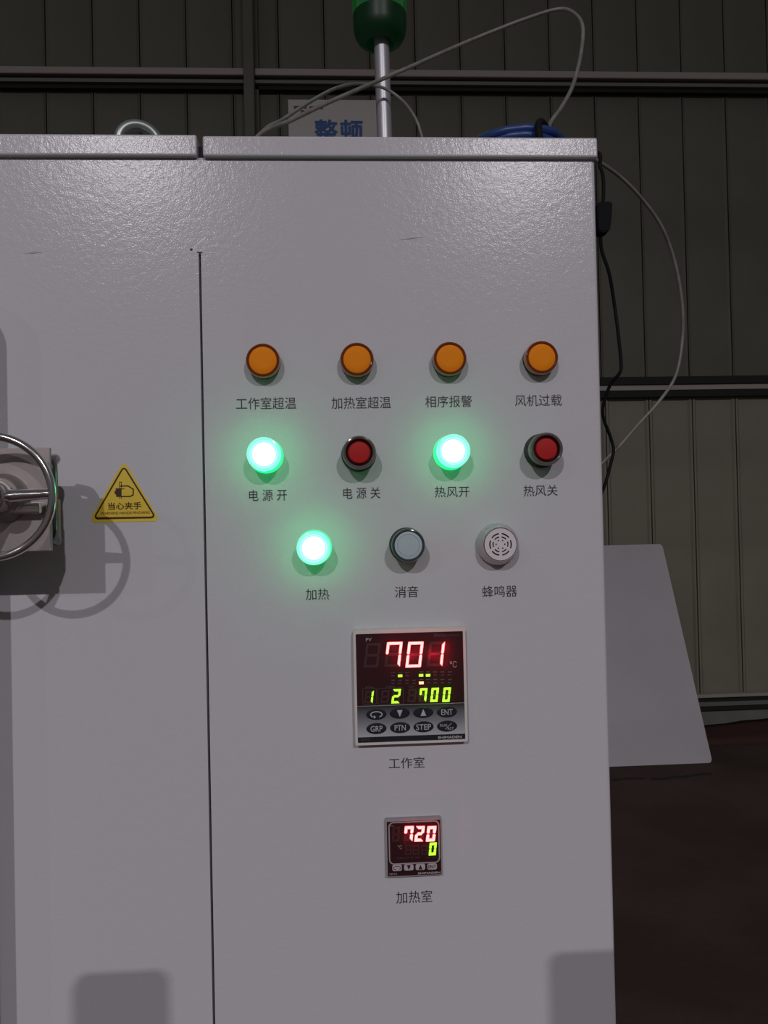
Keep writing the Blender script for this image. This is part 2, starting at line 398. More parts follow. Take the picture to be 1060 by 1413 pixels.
# small flaws in the paint
for (px0, py0, px1, py1) in ((34, 349.5, 59, 348), (552, 331, 584, 327)):
    a_, b_ = at(px0, py0), at(px1, py1); m_ = (a_+b_)/2
    bm = NB(); pts_ = [(a_.x, a_.z), (m_.x, m_.z-0.0004), (b_.x, b_.z), (m_.x, m_.z+0.0006)]
    t_ = [bm.verts.new((x, -0.0005 if i in (1, 3) else -0.0001, z)) for i, (x, z) in enumerate(pts_)]; q_ = [bm.verts.new((x, 0.0005, z)) for x, z in pts_]
    bm.faces.new(t_); bm.faces.new(q_[::-1])
    for i in range(4): bm.faces.new((t_[i], q_[i], q_[(i+1) % 4], t_[(i+1) % 4]))
    obj('paint_flaw', bm, M_paint, body)
# chamber door, just out of the frame on the left, whose edge throws the strip of shadow
ch = -0.050
o0 = at(-8, 800); ztd = at(0, 388).z
xs_ = o0.x; xdl = -1.10; zd0 = 0.25
bm = NB(); prism(bm, rrect((xs_+xdl)/2, (ztd+zd0)/2, (xs_-xdl)/2, (ztd-zd0)/2, 0.03, 8), -0.001, ch)
door = obj('chamber_door', bm, M_paint, oven)

# ---- printed labels
def lab(s, px, w=0.0): text('printed_label', s, px, M_ink, oven, -0.0003, weight=w, label='black printed label %s on the grey panel' % s)
lab('工作室超温', (325.8, 548.2, 408.7, 564.8)); lab('加热室超温', (457.5, 547.4, 539.4, 563.9)); lab('相序报警', (587, 546, 651.5, 562)); lab('风机过载', (710.8, 544.5, 775.4, 560.3))
lab('电 源 开', (343.7, 675.4, 396.1, 691.3)); lab('电 源 关', (473.7, 672.5, 524.9, 688.2)); lab('热风开', (600, 671, 647.8, 686.2)); lab('热风关', (722.6, 669.3, 769.7, 684.5))
lab('加热', (421.9, 812.2, 454.3, 827.9)); lab('消音', (545.1, 808.7, 577.2, 824.5)); lab('蜂鸣器', (665.5, 808, 713.7, 823.8))
lab('工作室', (536.6, 1045, 586, 1060.2)); lab('加热室', (546.8, 1229.2, 596.6, 1246))

# ---- indicator lamps and push buttons on their 78.5 mm grid
GX = [-0.0635+0.0784*i for i in range(4)]; GZ = 1.45
Z1, Z2, Z3 = GZ+0.1373, GZ+0.0584, GZ-0.0197
for i, nm in enumerate(('first', 'second', 'third', 'fourth')):
    c = (GX[i], 0, Z1)
    bm = NB(); lathe(bm, [(0.0140, -0.001), (0.0140, 0.0014), (0.0137, 0.0016), (0.0137, 0.0045), (0.0143, 0.0050), (0.0143, 0.0102), (0.0137, 0.0117), (0.0126, 0.0123), (0.0116, 0.0119), (0.0115, 0.0100)],
                     c, mi=[0, 0, 0, 1, 1, 1, 2, 2, 2, 2])
    b_ = obj('indicator_lamp', bm, [M_gasket, M_amberside, M_amberrim], oven, smooth=35,
             label='unlit round amber indicator lamp, %s from the left in the top row' % nm)
    bm = NB(); lathe(bm, [(0.0115, 0.0098), (0.0115, 0.0113), (0.0112, 0.0115), (0.0060, 0.0116), (0.0005, 0.0116)], c)
    obj('lens', bm, M_amber, b_, smooth=35, label='flat orange lens')
def push(c, kind, label, z=0):
    D = 0.0210
    bm = NB()
    if kind == 'red':
        ms = [M_gasket, M_collarside, M_collar, M_well]; cap = M_red; rc = 0.0090
    elif kind == 'green':
        ms = [M_green_side, M_green_side, M_green_ring, M_green_ring, M_green_lip]; cap = M_green_core; rc = 0.0097
    else:
        ms = [M_gasket, M_collarside, M_teal, M_teal]; cap = M_white; rc = 0.0118
    ro = 0.0139
    lathe(bm, [(0.0148, -0.001), (0.0148, 0.0020), (0.0142, 0.0030), (0.0142, 0.0065), (ro-0.0007, 0.0072), (ro-0.0004, 0.0150), (ro, 0.0155), (ro, D-0.0012), (ro-0.0006, D-0.0002), (ro-0.0014, D), (ro-0.0024, D-0.0004), (ro-0.0028, D-0.0015), (max(rc+0.0006, ro-0.0042), D-0.0040), (rc*0.9, D-0.0042)],
          c, mi=[0, 0, 0, 0, 1, 1, 4 if kind == 'green' else 2, 2, 2, 2, 2, 3, 3, 3, 3])
    b_ = obj('push_button', bm, ms, oven, smooth=35, label=label)
    bm = NB()
    if kind == 'white':
        lathe(bm, [(rc, D-0.0045), (rc, D-0.0012), (rc-0.0005, D-0.0007), (0.0094, D-0.0005), (0.0090, D-0.0010), (0.0087, D-0.0005), (0.0005, D-0.0003)], c)
    else:
        lathe(bm, [(rc, D-0.0045), (rc, D-0.0024), (rc-0.0006, D-0.0018), (rc*0.5, D-0.0014), (0.0005, D-0.0013)], c)
    obj('button_cap', bm, cap, b_, smooth=35, label={'red': 'dull red button cap', 'green': 'glowing white-green button cap', 'white': 'milky grey button cap'}[kind])
    return b_
push((GX[0], 0, Z2), 'green', 'glowing green push button, leftmost of the middle row')
push((GX[1], 0, Z2), 'red', 'unlit red push button between the two glowing ones')
push((GX[2], 0, Z2), 'green', 'glowing green push button, third of the middle row')
push((GX[3], 0, Z2+0.0003), 'red', 'unlit red push button, rightmost of the middle row')
X3 = -0.0243
push((X3, 0, Z3), 'green', 'glowing green push button in the lowest row')
push((X3+0.0782, 0, Z3+0.0005), 'white', 'unlit milky grey push button left of the buzzer')
# buzzer
c = Vector((X3+0.1558, 0, GZ-0.0203))
bm = NB(); lathe(bm, [(0.0172, -0.001), (0.0180, 0.0010), (0.0180, 0.0040), (0.0172, 0.0065), (0.0160, 0.0080), (0.0154, 0.0120), (0.0149, 0.0150), (0.0143, 0.0158), (0.0138, 0.0150), (0.0137, 0.0130)], c, n=48)
bz = obj('buzzer', bm, M_bzbase, oven, smooth=35, label='round white slotted buzzer at the right end of the lowest row')
bm = NB()
rads = [0.0, 0.0031, 0.0042, 0.0057, 0.0068, 0.0084, 0.0096, 0.0134]; NA = 144
def slotted(ri, a):
    a = (a % 60.0); a = min(a, 60-a)
    return (ri == 1 and a < 9) or (ri == 3 and a < 20) or (ri == 5 and a < 23)
vv = {}
def gv(i, k, yy):
    k %= NA
    key = (i, 0 if i == 0 else k, yy)
    if key not in vv:
        a = 2*math.pi*k/NA; vv[key] = bm.verts.new((c.x+rads[i]*math.cos(a), -yy, c.z+rads[i]*math.sin(a)))
    return vv[key]
YF, YB = 0.0162, 0.0142
for i in range(len(rads)-1):
    for k in range(NA):
        am = (k+0.5)*360/NA
        if slotted(i, am):
            for A, B in (((i, k), (i, k+1)), ((i+1, k+1), (i+1, k))):
                bm.faces.new((gv(*A, YF), gv(*B, YF), gv(*B, YB), gv(*A, YB)))
            if not slotted(i, am-360/NA): bm.faces.new((gv(i, k, YF), gv(i+1, k, YF), gv(i+1, k, YB), gv(i, k, YB)))
            if not slotted(i, am+360/NA): bm.faces.new((gv(i, k+1, YF), gv(i+1, k+1, YF), gv(i+1, k+1, YB), gv(i, k+1, YB)))
        elif i == 0: bm.faces.new((gv(0, 0, YF), gv(1, k, YF), gv(1, k+1, YF)))
        else: bm.faces.new((gv(i, k, YF), gv(i, k+1, YF), gv(i+1, k+1, YF), gv(i+1, k, YF)))
for k in range(NA): bm.faces.new((gv(7, k, YF), gv(7, k+1, YF), gv(7, k+1, YB), gv(7, k, YB)))
obj('slotted_face', bm, M_bz, bz, label='white face with three rings of slots')
bm = NB(); lathe(bm, [(0.0130, 0.0120), (0.0130, 0.0139)], c); obj('sound_hole_backing', bm, M_dark, bz)

# ---- seven-segment digits
SEG = {'0': 'abcdef', '1': 'bc', '2': 'abged', '7': 'abcf', '8': 'abcdefg'}
def digit(parent, ch_, box_, y, lit, t=0.13, slant=0.14, ghost=True, proud=0.0008):
    """box_: pixel x0, y0, x1, y1 of the upright cell (bottom-left to top-right before slanting)"""
    x0, x1 = at(box_[0], box_[3], y).x, at(box_[2], box_[3], y).x; z0, z1 = at(box_[0], box_[3], y).z, at(box_[0], box_[1], y).z
    w_, h_ = x1-x0, z1-z0; sl = slant*h_; w_ -= sl; T = t*h_; g = T*0.05
    bm = NB()
    def bar(p, q, mi, pr, cp, cq):
        """one segment from p to q; cp, cq: mitred where it meets a corner, pointed in the middle"""
        p, q = Vector(p), Vector(q); d = (q-p).normalized(); n = Vector((-d.y, d.x)); r = T/2; mid = Vector((w_/2, h_/2))
        if (mid-p).dot(n) > 0: n = -n                      # n points outwards
        A_ = [p-d*(r-g)+n*r, p+d*(r+g)-n*r] if cp else [p+d*(r*0.7+g)+n*r, p+d*g, p+d*(r*0.7+g)-n*r]
        B_ = [q-d*(r+g)-n*r, q+d*(r-g)+n*r] if cq else [q-d*(r*0.7+g)-n*r, q-d*g, q-d*(r*0.7+g)+n*r]
        pts = [(x0+a.x+sl*(a.y/h_), z0+a.y) for a in A_+B_]
        n0 = len(bm.faces); prism(bm, pts, y+0.0003, y-pr, mi)
        if mi == 0:
            for f in list(bm.faces)[n0+2:]: f.material_index = 2
    L, R, B, Tt, Mi = T/2, w_-T/2, T/2, h_-T/2, h_/2
    S = {'a': ((L, Tt), (R, Tt)), 'b': ((R, Mi), (R, Tt)), 'c': ((R, B), (R, Mi)), 'd': ((L, B), (R, B)), 'e': ((L, B), (L, Mi)), 'f': ((L, Mi), (L, Tt)), 'g': ((L, Mi), (R, Mi))}
    on = SEG.get(ch_, '')
    for s_, (p, q) in S.items():
        cp, cq = {'a': (1, 1), 'd': (1, 1), 'b': (0, 1), 'f': (0, 1), 'c': (1, 0), 'e': (1, 0), 'g': (0, 0)}[s_]
        if s_ in on: bar(p, q, 0, proud, cp, cq)
        elif ghost: bar(p, q, 1, 0.0001, cp, cq)
    if len(bm.faces): return obj('digit', bm, [lit, M_ghost, M_redside if lit is M_redseg else M_grnside], parent, label=('lit digit %s' % ch_) if on else 'unlit digit')

# ---- big programmable controller
yb_ = -0.0080
P = lambda cx, cy, y=yb_: at(470+cx/5.3, 850+cy/5.3, y)
def quadprism(bm, cs, y0, y1, mi=0): return prism(bm, [(p.x, p.z) for p in cs], y0, y1, mi)
x0, x1 = P(100, 500).x, P(922, 500).x; z0, z1 = P(520, 933).z, P(500, 92).z
xi0, xi1 = P(118, 500).x, P(904, 500).x; zi0, zi1 = P(520, 916).z, P(500, 122).z
bm = NB(); ring_prism(bm, rrect((x0+x1)/2, (z0+z1)/2, (x1-x0)/2, (z1-z0)/2, 0.0018, 4), rrect((xi0+xi1)/2, (zi0+zi1)/2, (xi1-xi0)/2, (zi1-zi0)/2, 0.0008, 4), 0.0, yb_)
ctl = obj('temperature_controller', bm, M_bezel, oven, label='large square controller with red reading 701 and green reading 700')
yf = yb_+0.0008
zdiv = P(520, 650).z; zst = P(520, 876).z
bm = NB(); box(bm, xi0-0.0003, xi1+0.0003, yf, yf+0.004, zdiv, zi1+0.0003); obj('display_window', bm, M_face, ctl, label='smoked dark display window')
bm = NB(); box(bm, xi0-0.0003, xi1+0.0003, yf, yf+0.004, zst, zdiv); obj('key_plate', bm, M_fade, ctl, label='silver plate fading to black')
bm = NB(); box(bm, xi0-0.0003, xi1+0.0003, yf, yf+0.004, zi0-0.0003, zst); obj('brand_strip', bm, M_key, ctl, label='black strip with brand lettering')
def PX(cx, cy): return (470+cx/5.3, 850+cy/5.3)
def B4(a, b, c_, d): return (*PX(a, b), *PX(c_, d))
def dg(ch_, a, b, c_, d, lit, **kw): digit(ctl, ch_, B4(a, b, c_, d), yf, lit, **kw)
dg('8x', 168, 200, 300, 378, M_redseg, t=0.10)
dg('7', 320, 192, 458, 372, M_redseg, t=0.105); dg('0', 474, 190, 612, 376, M_redseg, t=0.105); dg('1', 632, 190, 768, 368, M_redseg, t=0.105)
dg('1', 172, 548, 246, 638, M_grnseg, t=0.145); dg('8x', 292, 545, 362, 636, M_grnseg, t=0.14); dg('2', 372, 537, 444, 638, M_grnseg, t=0.145)
dg('8x', 488, 535, 560, 630, M_grnseg, t=0.14)
dg('7', 572, 530, 638, 628, M_grnseg, t=0.14); dg('0', 656, 527, 722, 628, M_grnseg, t=0.14); dg('0', 744, 525, 810, 628, M_grnseg, t=0.14)
def barlet(parent, cx, cy, wx, wy, m, Pf, y, name='status_light', label=None, pr=0.0005):
    a = Pf(cx-wx/2, cy-wy/2); b = Pf(cx+wx/2, cy+wy/2); bm = NB(); box(bm, a.x, b.x, y-pr, y+0.0003, b.z, a.z)
    return obj(name, bm, m, parent, label=label)
Pf = lambda a, b: P(a, b, yf)
for cx, cy in ((436, 437), (589, 433), (640, 433)): barlet(ctl, cx, cy, 32, 17, M_grnseg, Pf, yf, label='lit green status light')
barlet(ctl, 591, 489, 34, 17, mat('lit_orange_light', (0.3, 0.1, 0.02), 0.4, emit=(3.2, 0.95, 0.55)), Pf, yf, label='lit orange status light')
bm = NB()
def flat(cx, cy, wx, wy):
    a = Pf(cx-wx/2, cy-wy/2); b = Pf(cx+wx/2, cy+wy/2); box(bm, a.x, b.x, yf-0.0001, yf+0.0003, b.z, a.z)
for cx in (383, 487): flat(cx, 437, 26, 6)
for cx in (692, 745, 797): flat(cx, 431, 24, 6)
for cx in (383, 430, 487, 538): flat(cx, 492, 22, 6)
for cx in (643, 692, 745, 797): flat(cx, 488, 22, 6)
for cx in (383, 436, 487): flat(cx, 415, 30, 4)
for cx in (592, 640, 692, 745, 800): flat(cx, 409, 28, 7)
for cx in (385, 436, 487, 538): flat(cx, 470, 26, 7)
for cx in (592, 640, 692, 745, 800): flat(cx, 464, 28, 7)
obj('status_marks', bm, M_printdim, ctl)
def frame_line(name, parent, a, b, c_, d, r, t, Pf, y, m):
    p, q = Pf(a, b), Pf(c_, d); cx, cz, hw, hh = (p.x+q.x)/2, (p.z+q.z)/2, abs(q.x-p.x)/2, abs(p.z-q.z)/2
    bm = NB(); ring_prism(bm, rrect(cx, cz, hw, hh, r), rrect(cx, cz, hw-t, hh-t, r-t*0.9), y+0.0002, y-0.0001)
    return obj(name, bm, m, parent)
frame_line('outline', ctl, 160, 530, 266, 645, 0.0014, 0.0003, Pf, yf, M_printdim)
frame_line('outline', ctl, 272, 528, 462, 643, 0.0014, 0.0003, Pf, yf, M_printdim)
bm = NB(); box(bm, xi0, xi1, yf-0.0001, yf+0.0002, zdiv-0.0001, zdiv+0.0003); obj('divider_line', bm, M_print, ctl)
def T(s, a, b, c_, d, m, name='print', w_=0.0): text(name, s, B4(a, b, c_, d), m, ctl, yf-0.0002, weight=w_)
T('PV', 185, 160, 228, 186, M_print, w_=0.02); T('PROG', 683, 129, 766, 152, M_printdim, w_=0.02); T('CONTROLLER', 775, 134, 872, 147, M_printdim)
T('℃', 800, 330, 850, 377, M_print); T('PTN', 185, 515, 236, 529, M_printdim); T('STEP', 333, 512, 398, 528, M_printdim); T('SV', 500, 509, 534, 526, M_printdim)
T('SHIMADEN', 712, 877, 886, 896, M_keyp, w_=0.05); T('FP93', 150, 897, 208, 915, M_printdim)
keys = [(262, 719, 'loop'), (433, 710, '▼'), (605, 705, '▲'), (778, 701, 'ENT'), (263, 823, 'GRP'), (436, 816, 'PTN'), (607, 810, 'STEP'), (779, 805, 'RUN')]
def loop_icon(bm, c_, rx, rz, y, t, n=28):
    # a flattened ring, open at the bottom, with an arrow head
    A = [math.radians(-60 + 300*k/n) for k in range(n+1)]
    for k in range(n):
        q = []
        for a_, s in ((A[k], 1), (A[k+1], 1), (A[k+1], 0), (A[k], 0)):
            q.append(bm.verts.new((c_.x+(rx-t*(1-s))*math.cos(a_), y, c_.z+(rz-t*(1-s))*math.sin(a_))))
        bm.faces.new(q)
    ex, ez = c_.x+(rx-t/2)*math.cos(A[-1])+t*0.6, c_.z+(rz-t/2)*math.sin(A[-1])
    bm.faces.new([bm.verts.new(p) for p in ((ex+t*1.7, y, ez), (ex-t*0.3, y, ez+t*1.6), (ex-t*0.3, y, ez-t*1.6))])
for cx, cy, s in keys:
    c0 = Pf(cx, cy); rx = abs(Pf(cx+74, cy).x-c0.x); rz = abs(Pf(cx, cy-41).z-c0.z); bm = NB()
    o1 = [(c0.x+rx*math.cos(a_), c0.z+rz*math.sin(a_)) for a_ in [2*math.pi*k/36 for k in range(36)]]
    o2 = [(c0.x+(x-c0.x)*0.9, c0.z+(z-c0.z)*0.86) for x, z in o1]
    fa = [bm.verts.new((x, yf-0.0001, z)) for x, z in o1]; fb = [bm.verts.new((x, yf-0.0006, z)) for x, z in o2]
    for k in range(36): bm.faces.new((fa[k], fa[(k+1) % 36], fb[(k+1) % 36], fb[k]))
    bm.faces.new(fb); bm.faces.new(fa[::-1])
    names = {'loop': 'loop arrow', '▼': 'down arrow', '▲': 'up arrow', 'RUN': 'RUN RST'}
    if s == 'loop':
        c1 = Pf(cx, cy); m0 = len(bm.faces); loop_icon(bm, c1, 0.0052, 0.0028, yf-0.0008, 0.0009)
        for f in list(bm.faces)[m0:]: f.material_index = 1
    elif s in '▼▲':
        m0 = len(bm.faces); sg = 1 if s == '▲' else -1; hw, hh = 0.0024, 0.0030
        bm.faces.new([bm.verts.new(p) for p in ((c0.x-hw, yf-0.0008, c0.z-sg*hh*0.9), (c0.x+hw, yf-0.0008, c0.z-sg*hh*0.9), (c0.x, yf-0.0008, c0.z+sg*hh))])
        for f in list(bm.faces)[m0:]: f.material_index = 1
    elif s == 'RUN':
        m0 = len(bm.faces); p, q = Pf(765, 826), Pf(812, 782); t = 0.0003
        bm.faces.new([bm.verts.new(v_) for v_ in ((p.x-t, yf-0.0008, p.z), (p.x+t, yf-0.0008, p.z), (q.x+t, yf-0.0008, q.z), (q.x-t, yf-0.0008, q.z))])
        for f in list(bm.faces)[m0:]: f.material_index = 1
        m_ = text_mesh('RUN', Pf(728, 800).x, Pf(778, 800).x, Pf(0, 808).z+0.0001, Pf(0, 788).z+0.0001, yf-0.0008); 
        m2 = text_mesh('RST', Pf(783, 820).x, Pf(828, 820).x, Pf(778, 832).z, Pf(778, 812).z, yf-0.0008)
        z_off = Pf(778, 800).z-Pf(0, 800).z
        for v in m_.vertices: v.co.z += z_off
        for mm in (m_, m2):
            for pl in mm.polygons: pl.material_index = 1
            k0 = len(bm.faces); bm.from_mesh(mm)
    else:
        wd = {'ENT': 42, 'GRP': 44, 'PTN': 41, 'STEP': 54}[s]
        mm = text_mesh(s, Pf(cx-wd, cy).x, Pf(cx+wd, cy).x, Pf(cx, cy+21).z, Pf(cx, cy-21).z, yf-0.0008, weight=0.01)
        for pl in mm.polygons: pl.material_index = 1
        bm.from_mesh(mm)
    obj('key', bm, [M_key, M_keyp], ctl, label='dark oval key marked %s' % names.get(s, s))

# ---- small controller
ys2 = -0.0045
Q = lambda cx, cy, y=ys2: at(525+cx/11.778, 1120+cy/11.778, y)
def Q4(a, b, c_, d): return (525+a/11.778, 1120+b/11.778, 525+c_/11.778, 1120+d/11.778)
x0, x1 = Q(90, 600).x, Q(996, 600).x; z0, z1 = Q(540, 1052).z, Q(540, 108).z
xi0, xi1 = Q(112, 600).x, Q(984, 600).x; zi0, zi1 = Q(540, 1040).z, Q(540, 148).z
bm = NB(); ring_prism(bm, rrect((x0+x1)/2, (z0+z1)/2, (x1-x0)/2, (z1-z0)/2, 0.0008, 4), rrect((xi0+xi1)/2, (zi0+zi1)/2, (xi1-xi0)/2, (zi1-zi0)/2, 0.0004, 4), 0.0, ys2)
M_bez2 = mat('grey_bezel', (0.30, 0.27, 0.285), 0.35)
ct2 = obj('temperature_controller', bm, M_bez2, oven, label='small square controller with red reading 720 and green 0')
yf2 = ys2+0.0006
bm = NB(); box(bm, xi0-0.0002, xi1+0.0002, yf2, yf2+0.003, zi0-0.0002, zi1+0.0002); obj('display_window', bm, M_face, ct2, label='smoked dark display window')
Qf = lambda a, b: Q(a, b, yf2)
frame_line('outline', ct2, 128, 172, 972, 828, 0.0042, 0.0010, Qf, yf2, M_print)
def dq(ch_, a, b, c_, d, lit, **kw): digit(ct2, ch_, Q4(a, b, c_, d), yf2, lit, **kw)
dq('8x', 185, 248, 325, 492, M_redseg, t=0.15, slant=0.07)
for ch_, a in (('7', 372), ('2', 550), ('0', 738)): dq(ch_, a, 234, a+178, 482, M_redseg, t=0.19, slant=0.13)
for a in (398, 524, 662): dq('8x', a, 545, a+118, 704, M_grnseg, t=0.15, slant=0.07)
dq('0', 786, 508, 920, 706, M_grnseg, t=0.175, slant=0.11)
def T2(s, a, b, c_, d, m, w_=0.0, name='print'): text(name, s, Q4(a, b, c_, d), m, ct2, yf2-0.0002, weight=w_)
T2('PV', 165, 225, 216, 245, M_print); T2('SV', 385, 506, 425, 524, M_printdim); T2('℃', 285, 545, 350, 608, M_print)
T2('RUN OUT  AT  REM', 275, 738, 645, 762, M_printdim); T2('EV1 EV2', 755, 732, 915, 752, M_printdim)
T2('SHIMADEN', 610, 978, 975, 1010, M_keyp, w_=0.05); T2('SR91', 145, 1000, 268, 1034, M_print)
for cx, cy, s in ((271, 911, 'loop'), (462, 903, '▼'), (650, 895, '▲'), (841, 888, 'ENT')):
    c0 = Qf(cx, cy); hw, hh = abs(Qf(cx+77, cy).x-c0.x), abs(Qf(cx, cy-49).z-c0.z); bm = NB()
    prism(bm, rrect(c0.x, c0.z, hw, hh, 0.0014, 4), yf2+0.0003, yf2-0.0005); n0 = len(bm.faces); yk = yf2-0.0007
    if s == 'loop': loop_icon(bm, c0, 0.0034, 0.0017, yk, 0.0005)
    elif s == 'ENT':
        mm = text_mesh(s, Qf(cx-62, cy).x, Qf(cx+62, cy).x, Qf(cx, cy+26).z, Qf(cx, cy-26).z, yk, weight=0.02)
        for pl in mm.polygons: pl.material_index = 1
        bm.from_mesh(mm)
    else:
        sg = 1 if s == '▲' else -1; a_, b_ = 0.0017, 0.0020
        bm.faces.new([bm.verts.new(p) for p in ((c0.x-a_, yk, c0.z-sg*b_), (c0.x+a_, yk, c0.z-sg*b_), (c0.x, yk, c0.z+sg*b_))])
    if s != 'ENT':
        for f in list(bm.faces)[n0:]: f.material_index = 1
    obj('key', bm, [M_keyg, M_ink], ct2, label='pale rounded key marked %s' % {'loop': 'loop arrow', '▼': 'down arrow', '▲': 'up arrow'}.get(s, s))

# unseen point lights added before the digits, standing in for the segments' glow
def glow_point(p, y, watt, col=(1.0, 0.01, 0.05)):
    l = bpy.data.lights.new('digit_glow_helper', 'POINT'); l.energy = watt; l.color = col; l.shadow_soft_size = 0.0
    o = bpy.data.objects.new('digit_glow_helper', l); C.objects.link(o); o.location = (p.x, y, p.z)
for cx, cy in ((385, 225), (440, 315), (520, 300), (575, 250), (680, 285), (765, 235), (745, 330)): glow_point(P(cx, cy), yf-0.0042, 0.0040)
for cx in (465, 645, 835):
    for cy in (285, 425): glow_point(Q(cx, cy), yf2-0.0030, 0.0018)
for cx in (600, 690, 780): glow_point(P(cx, 577), yf-0.004, 0.0010, (0.45, 1.0, 0.02))

# ---- warning sticker
S = lambda cx, cy, y=0.0: at(110+cx/8.833, 630+cy/8.833, y)
def rtri(pts, r, n=6):
    out = []
    for i in range(3):
        p, a_, b_ = Vector(pts[i]), Vector(pts[i-1]), Vector(pts[(i+1) % 3]); u, v = (a_-p).normalized(), (b_-p).normalized()
        half = u.angle(v)/2; dd = r/math.tan(half); cc = p+(u+v).normalized()*(r/math.sin(half))
        s_, e_ = p+u*dd-cc, p+v*dd-cc; a0 = math.atan2(s_.y, s_.x); a1 = math.atan2(e_.y, e_.x)
        while a1-a0 > math.pi: a1 -= 2*math.pi
        while a1-a0 < -math.pi: a1 += 2*math.pi
        for k in range(n+1):
            t = a0+(a1-a0)*k/n; out.append((cc.x+r*math.cos(t), cc.y+r*math.sin(t)))
    return out
def tri(*c_): return [(S(a_, b_).x, S(a_, b_).z) for a_, b_ in c_]
bm = NB(); prism(bm, rtri(tri((540, 45), (105, 805), (985, 788)), 0.0032), 0.0002, -0.0003)
st = obj('warning_sticker', bm, M_yel, oven, label='yellow triangular sticker warning of pinched hands')
bm = NB(); o_ = rtri(tri((540, 100), (155, 768), (942, 752)), 0.0026); i_ = rtri(tri((541, 138), (192, 740), (905, 730)), 0.0012)
ring_prism(bm, o_, i_, -0.0002, -0.00045); obj('triangle_border', bm, M_brown, st)
bm = NB()
def poly(cs, y=-0.00045, mi=0):
    prism(bm, [(S(a_, b_).x, S(a_, b_).z) for a_, b_ in cs], -0.0002, y, mi)
def stroke(a_, b_, t=11):
    p, q = Vector(a_), Vector(b_); d = (q-p).normalized(); n = Vector((-d.y, d.x))*t/2; p = p-d*t*0.3; q = q+d*t*0.3; poly([p+n, q+n, q-n, p-n])
poly([(440, 388), (512, 385), (512, 492), (448, 492), (444, 462), (430, 458), (426, 436), (430, 418), (440, 414)])
for seg_ in (((490, 360), (590, 358)), ((590, 358), (655, 398)), ((655, 398), (652, 468)), ((652, 468), (615, 486)), ((615, 486), (512, 487)), ((512, 396), (545, 392)), ((490, 310), (510, 310)), ((488, 310), (488, 385)), ((511, 310), (511, 390)), ((490, 492), (490, 512)), ((510, 492), (510, 512))): stroke(*seg_, t=15 if seg_[0][0] > 512 or seg_[0][1] in (360,) else 8)
obj('hand_symbol', bm, M_brown, st)
def TS(s, a_, b_, c_, d, m, w_): text('sticker_print', s, (110+a_/8.833, 630+b_/8.833, 110+c_/8.833, 630+d/8.833), m, st, -0.0005, weight=w_)
TS('当心夹手', 345, 557, 752, 645, M_brown, 0.02); TS('WARNING HANDS PINCHING', 255, 670, 852, 702, M_brown2, 0.03)

# ---- handwheel latch at the left edge
HW = -0.095
wc = at(-13.5, 685.5, HW); R_ = 0.0462-0.0029
bm = NB(); tube(bm, [(wc.x+R_*math.cos(a_), wc.y, wc.z+R_*math.sin(a_)) for a_ in [2*math.pi*k/72 for k in range(72)]], 0.0030, 14, closed=True)
hw = obj('handwheel', bm, M_chrome, oven, smooth=True, label='chrome handwheel on the door latch, cut by the left edge')
for a0 in (2, 122, 242):
    a_ = math.radians(a0); d = Vector((math.cos(a_), 0, math.sin(a_))); bm = NB()
    pts = [wc+d*(0.006+ (R_-0.006)*t)+Vector((0, 0.006*(1-t)+0.001, 0)) for t in (0, .3, .6, 1)]
    tube(bm, spline(pts, 4), [0.0052-0.0017*i/12 for i in range(13)], 12); obj('spoke', bm, M_chrome, hw, smooth=True)
bm = NB(); lathe(bm, [(0.0085, -0.012), (0.0125, -0.008), (0.0125, -0.002), (0.0115, 0.0035), (0.0100, 0.0045), (0.0085, 0.0035), (0.0082, -0.002)], wc, n=36); obj('hub', bm, M_chrome, hw, smooth=30)
bm = NB(); lathe(bm, [(0.0081, -0.003), (0.0081, 0.0005), (0.0060, 0.0012), (0.0055, 0.0030), (0.0020, 0.0035)], wc, n=24); obj('hub_bolt', bm, M_black, hw, smooth=30)
bm = NB(); lathe(bm, [(0.0075, -0.024), (0.0075, -0.010)], wc, n=20); obj('spindle', bm, M_brush, hw, smooth=30)
# bracket: front plate, side web, rounded strap and a small block
yp = -0.070
pr_ = at(69.5, 690, yp); pt_, pb_ = at(40, 618, yp).z, at(40, 761, yp).z; xleft = pr_.x-0.120
bm = NB(); box(bm, xleft, pr_.x, yp, yp+0.004, pb_, pt_, 0.0006, 2)
br = obj('latch_bracket', bm, M_brush, oven, label='brushed steel latch plate behind the handwheel')
bm = NB(); lathe(bm, [(0.018, 0.001), (0.018, 0.004), (0.015, 0.0065), (0.014, 0.012)], Vector((wc.x, yp+0.001, wc.z)), n=48, cap0=False); obj('latch_boss', bm, M_brush, br, smooth=40)
p_, q_ = at(12, 694, yp-0.006), at(58, 709, yp-0.006)
bm = NB(); box(bm, p_.x, q_.x, yp-0.010, yp+0.001, q_.z, p_.z, 0.0016, 2); obj('latch_bolt', bm, M_chrome, br, smooth=30)
bm = NB(); zc0, zc1 = at(60, 750, -0.06).z, at(60, 628, -0.06).z
xw = pr_.x-0.003
pth = [(xw-0.010, -0.036, zc1-0.004), (xw-0.002, -0.046, zc1-0.002), (xw, -0.058, zc1-0.006), (xw+0.001, -0.0605, zc1-0.016), (xw+0.001, -0.0605, zc0+0.016), (xw, -0.058, zc0+0.006), (xw-0.002, -0.046, zc0+0.002), (xw-0.010, -0.036, zc0+0.004)]
tube(bm, spline(pth, 6), 0.0042, 14); obj('bracket_strap', bm, M_strap, br, smooth=True)
bm = NB(); box(bm, xleft+0.03, at(73, 690, -0.03).x, yp+0.004, -0.030, zc0+0.004, zc1-0.004, 0.001, 2); obj('bracket_web', bm, M_brush, br)
z8, z9 = at(82, 744, -0.045).z, at(82, 689, -0.045).z
